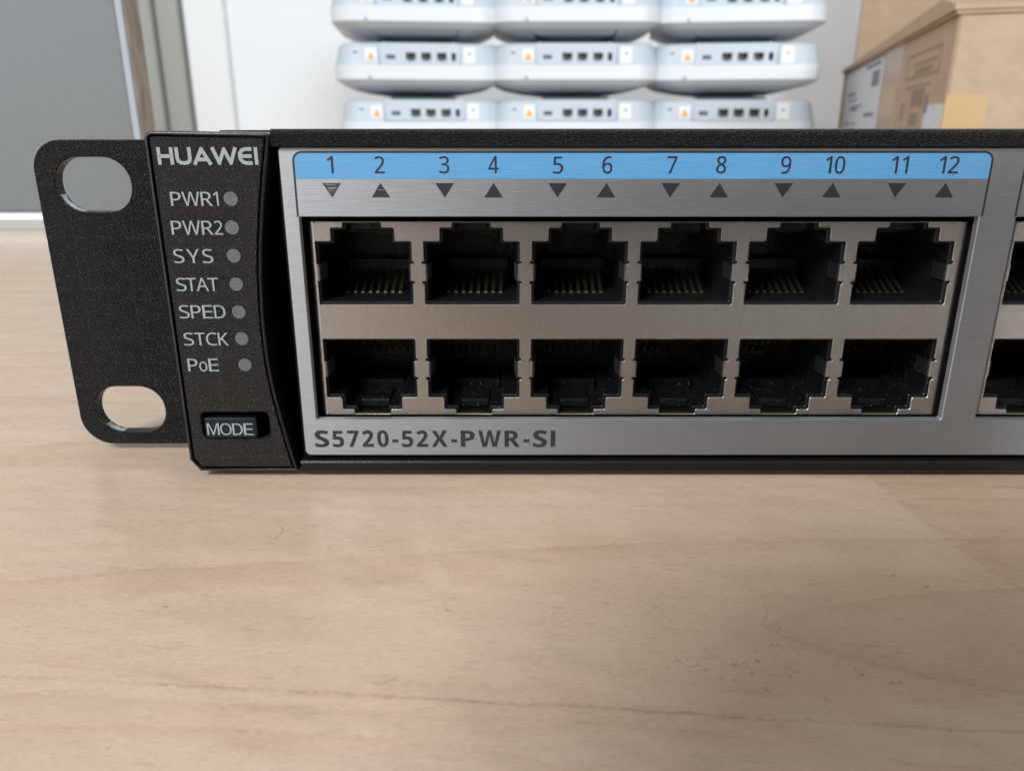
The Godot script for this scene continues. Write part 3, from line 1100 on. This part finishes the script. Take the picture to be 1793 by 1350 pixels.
func jack(sw: Node3D, c: float, up: bool, sh: Node3D) -> void:
	var y := func(v: float) -> float: return 23.5 + v if up else 18.88 - v
	var st := begin()
	var front := -2.36
	# plastic lining: a frame whose opening is a little smaller than the metal's, and its walls going back
	var hole := port_hole(c, up, -0.34, false)
	plate(st, rect(c - 6.7, minf(y.call(-0.6), y.call(10.6)), c + 6.7, maxf(y.call(-0.6), y.call(10.6))), [hole], [c], front, 13.0, 0.0, 0.16)
	var j := put("port", st, M.jack_clean if up else M.jack, sw)
	st = begin()
	quad(st, Vector3(c - 6.6, y.call(-0.5), -15.3), Vector3(c + 6.6, y.call(-0.5), -15.3), Vector3(c + 6.6, y.call(10.5), -15.3), Vector3(c - 6.6, y.call(10.5), -15.3), Vector3(0, 0, 1))
	put("rear_wall", st, M.jack_clean, j)
	st = begin()
	chamfer_box(st, Vector3(c - 4.6, minf(y.call(-0.2), y.call(4.2)), -15.2), Vector3(c + 4.6, maxf(y.call(-0.2), y.call(4.2)), -13.4), 0.15)
	put("contact_block", st, M.jack_clean, j)
	st = begin()   # latch ramp deep in the notch
	chamfer_box(st, Vector3(c - 3.5, minf(y.call(8.0), y.call(10.2)), -15.2), Vector3(c + 3.5, maxf(y.call(8.0), y.call(10.2)), -9.5), 0.3)
	chamfer_box(st, Vector3(c - 2.05, minf(y.call(9.15), y.call(10.4)), -9.6), Vector3(c + 2.05, maxf(y.call(9.15), y.call(10.4)), -4.4), 0.2)
	put("latch_ramp", st, M.jack_clean if up else M.jack, j)
	if true:
		for k in 8:
			var x := c - 3.57 + 1.02 * k
			st = begin()
			var a := Vector3(x, y.call(-0.1), -7.6)
			var b := Vector3(x, y.call(0.5), -8.2) if up else Vector3(x, y.call(0.6), -8.2)
			var e := Vector3(x, y.call(3.1), -14.2) if up else Vector3(x, y.call(4.7), -12.6)
			for s in [[a, b], [b, e]]:
				var d: Vector3 = (s[1] - s[0]).normalized()
				var n := Vector3(0, -d.z, d.y)
				if n.z < 0.0:
					n = -n
				var hw := Vector3(0.2, 0, 0)
				quad(st, s[0] - hw, s[0] + hw, s[1] + hw, s[1] - hw, n)
				quad(st, s[0] - hw, s[1] - hw, s[1] - hw - n * 0.25, s[0] - hw - n * 0.25, Vector3.LEFT)
				quad(st, s[0] + hw, s[1] + hw, s[1] + hw - n * 0.25, s[0] + hw - n * 0.25, Vector3.RIGHT)
			put("contact", st, M.gold, j)
	# the shield's spring tongues, bent inwards at both sides
	for s in [-1.0, 1.0]:
		st = begin()
		var x0: float = c + s * 5.86
		var pts := [Vector2(0, -2.0), Vector2(-0.1, -2.12), Vector2(-0.22, -2.4), Vector2(-0.3, -3.0), Vector2(-0.42, -5.2)]
		for k in pts.size() - 1:
			var p: Vector2 = pts[k]
			var q: Vector2 = pts[k + 1]
			quad(st, Vector3(x0 + s * p.x, y.call(3.08), p.y), Vector3(x0 + s * p.x, y.call(5.2), p.y), Vector3(x0 + s * q.x, y.call(5.2), q.y), Vector3(x0 + s * q.x, y.call(3.08), q.y), Vector3(-s, 0, 0.4))
		put("spring_tongue", st, M.shield, sh)
	# thin edge of the shield's second layer across the mouth of the notch
	st = begin()
	chamfer_box(st, Vector3(c - 2.5, y.call(10.48) - 0.06, -2.9), Vector3(c + 2.5, y.call(10.48) + 0.06, -2.1), 0.02)
	put("shield_bridge", st, M.dull_brass, sh)


func bezel(sw: Node3D) -> void:
	# front outline, with its bowed right-hand edge
	var out := PackedVector2Array([Vector2(-42.35, 0.95), Vector2(-28.95, 0.95), Vector2(-29.3, 1.9), Vector2(-29.95, 5.06), Vector2(-30.6, 8.83), Vector2(-31.2, 12.75), Vector2(-31.55, 16.74), Vector2(-31.62, 20.0), Vector2(-31.58, 23.0), Vector2(-31.3, 27.83), Vector2(-30.82, 32.08), Vector2(-30.19, 36.21), Vector2(-29.5, 40.23), Vector2(-28.62, 44.6), Vector2(-43.6, 44.85), Vector2(-43.6, 2.6)])
	var radii := [0.2, 0.15, 0.5, 2.0, 2.0, 2.0, 2.0, 2.0, 2.0, 2.0, 2.0, 2.0, 2.0, 0.45, 1.0, 0.25]
	out = ccw(rounded(out, radii, 4))
	var z := 0.25
	var groove := rounded_inset(out, 0.38)
	var st := begin()
	plate(st, out, [groove], [-37.0], z, 10.0, 0.26, 0.08)
	face(st, groove, [], [], z - 3.4, Vector3(0, 0, 1))
	var bz := put("bezel", st, M.plastic, sw)
	bz.set_meta("label", "grained black plastic end piece with status lamps and button")
	var inner := rounded_inset(out, 0.62)
	var slot := rounded(rect(-41.35, 5.6, -32.3, 9.5), 0.7, 5)
	st = begin()
	plate(st, inner, [slot], [-37.0], z + 0.04, 3.2, 0.26, 0.12)
	put("bezel_panel", st, M.grained, bz)
	st = begin()
	plate(st, rounded(rect(-41.5, 5.4, -32.1, 9.7), 0.7, 5), [], [], z - 3.1, 0.2, 0.0)
	put("button_recess", st, M.black, bz)
	st = begin()
	plate(st, rounded(rect(-41.05, 5.72, -34.1, 8.62), 0.25, 4), [], [], z - 0.1, 2.9, 0.16)
	var bt := put("mode_button", st, M.button, bz)
	var zt := z + 0.06
	lettering("printed_text", "MODE", -40.7, 6.25, -34.55, 7.9, z - 0.03, M.print, bt)
	var rows := [["PWR1", -41.35, -35.55, 36.2, 37.86], ["PWR2", -41.75, -35.45, 32.75, 34.42], ["SYS", -41.95, -37.05, 29.26, 30.98], ["STAT", -42.1, -36.8, 25.73, 27.4], ["SPED", -42.2, -36.35, 22.24, 23.93], ["STCK", -42.1, -36.4, 18.66, 20.35], ["PoE", -42.05, -38.05, 15.2, 16.9]]
	for r in rows:
		lettering("printed_text", r[0], r[1], r[3], r[2], r[4], zt, M.print, bz)
	var lamps := [[-34.06, 37.04], [-34.31, 33.6], [-34.48, 30.16], [-34.58, 26.6], [-34.66, 23.05], [-34.67, 19.55], [-34.63, 16.05]]
	for p in lamps:
		st = begin()
		var disc := PackedVector2Array()
		for k in 28:
			disc.append(Vector2(p[0], p[1]) + Vector2.from_angle(TAU * k / 28.0) * 0.88)
		plate(st, disc, [], [], zt + 0.0, 0.3, 0.04)
		put("status_lamp", st, M.lamp_lens, bz)
	maker_name(bz, zt)


func rounded_inset(p: PackedVector2Array, d: float) -> PackedVector2Array:
	var best := PackedVector2Array()
	for q in Geometry2D.offset_polygon(p, -d, Geometry2D.JOIN_ROUND):
		if q.size() > best.size():
			best = q
	var thin := PackedVector2Array()
	for v in best:
		if thin.is_empty() or thin[thin.size() - 1].distance_to(v) > 0.03:
			thin.append(v)
	return ccw(thin)


# the maker's name in its broad lettering, stroke by stroke
func maker_name(bz: Node3D, z: float) -> void:
	var x0 := -42.25
	var y0 := 41.0
	var h := 2.0
	var s := 0.21
	var glyphs := {
		"H": [1.85, [[0.21, 0, 0.21, h], [1.64, 0, 1.64, h], [0.21, h / 2, 1.64, h / 2]]],
		"U": [1.85, [[0.21, h, 0.21, 0.75, 0.3, 0.42, 0.6, 0.23, 0.93, 0.2, 1.26, 0.23, 1.56, 0.42, 1.65, 0.75, 1.65, h]]],
		"A": [2.15, [[0.14, 0, 1.08, h - 0.2, 2.02, 0], [0.55, 0.62, 1.6, 0.62]]],
		"W": [2.95, [[0.15, h, 0.82, 0.22, 1.48, h - 0.22, 2.14, 0.22, 2.8, h]]],
		"E": [1.7, [[1.65, h - 0.2, 0.95, h - 0.2, 0.55, h - 0.33, 0.28, h / 2 + 0.28, 0.25, h / 2, 0.28, h / 2 - 0.28, 0.55, 0.33, 0.95, 0.2, 1.65, 0.2], [0.4, h / 2, 1.6, h / 2]]],
		"I": [0.42, [[0.21, 0, 0.21, h]]],
	}
	var order := ["H", "U", "A", "W", "E", "I"]
	var gaps := [0.2, 0.12, 0.02, 0.02, 0.2, 0.0]
	var total := 0.0
	for i in 6:
		total += glyphs[order[i]][0] + gaps[i]
	var k := 12.0 / total
	var st := begin()
	var x := x0
	for i in 6:
		var g: Array = glyphs[order[i]]
		for line in g[1]:
			var p := PackedVector2Array()
			for q in range(0, line.size(), 2):
				p.append(Vector2(x + line[q] * k, y0 + line[q + 1]))
			for poly in Geometry2D.offset_polyline(p, s, Geometry2D.JOIN_MITER, Geometry2D.END_BUTT):
				plate(st, poly, [], [], z + (0.0 if line.size() > 4 else 0.004), TEXT_Z, 0.0)
		x += (g[0] + gaps[i]) * k
	put("printed_name", st, M.print, bz)


func ear(sw: Node3D) -> void:
	var z := -9.0
	var outer := rounded(PackedVector2Array([Vector2(-62.9, 1.1), Vector2(-41.2, 1.1), Vector2(-41.2, 43.75), Vector2(-62.9, 43.75)]), [4.3, 0.2, 0.2, 4.0], 12)
	var holes := []
	for c in [38.05, 6.45]:
		holes.append(rounded(rect(-60.35, c - 3.54, -50.35, c + 3.54), 3.4, 12))
	var st := begin()
	plate(st, outer, [], [], z, 0.01, 0.0)
	st = begin()
	plate(st, outer, holes, [-55.35], z, 1.9, 0.15, 0.12, true)
	chamfer_box(st, Vector3(-43.0, 1.1, -40), Vector3(-41.2, 43.75, z - 1.0), 0.2)
	var e := put("rack_ear", st, M.powder, sw)
	e.set_meta("label", "black powder coated mounting ear with two oval slots")
	# bare metal where the paint has chipped off the slots' lower edges
	for hole in [[38.05, 200.0, 262.0], [6.45, 222.0, 268.0]]:
		st = begin()
		var rc := Vector2(-60.35 + 3.4, hole[0] - 0.14)
		var steps := 16
		for k in steps:
			var a := deg_to_rad(lerpf(hole[1], hole[2], k / float(steps)))
			var b := deg_to_rad(lerpf(hole[1], hole[2], (k + 1) / float(steps)))
			var r0 := 3.37
			var d0 := -9.35 - 0.25 * absf(sin(k * 1.9))
			var d1 := -10.75 + 0.3 * absf(sin(k * 2.7))
			var pa := rc + Vector2.from_angle(a) * r0
			var pb := rc + Vector2.from_angle(b) * r0
			quad(st, Vector3(pa.x, pa.y, d0), Vector3(pb.x, pb.y, d0), Vector3(pb.x, pb.y, d1), Vector3(pa.x, pa.y, d1), Vector3(-cos(a), -sin(a), 0))
		put("bare_metal_chip", st, M.bare, e)


# ------------------------------------------------------------------ the phone that takes the picture: it shades the right of the desk and darkens what the front mirrors
func phone() -> void:
	var p := thing("phone", "dark phone standing on the desk before the switch, outside the picture", "phone", Vector3(0, 45.05, 95.9))
	p.rotation_degrees = Vector3(-18.4, 0, 0)
	var st := begin()
	plate(st, rounded(rect(-31, -46, 128, 36), 9.0, 6), [], [], 0.0, 7.0, 0.8, -1.0, true)
	put("phone_body", st, M.phone, p, Vector3(0, 0, 11.5))
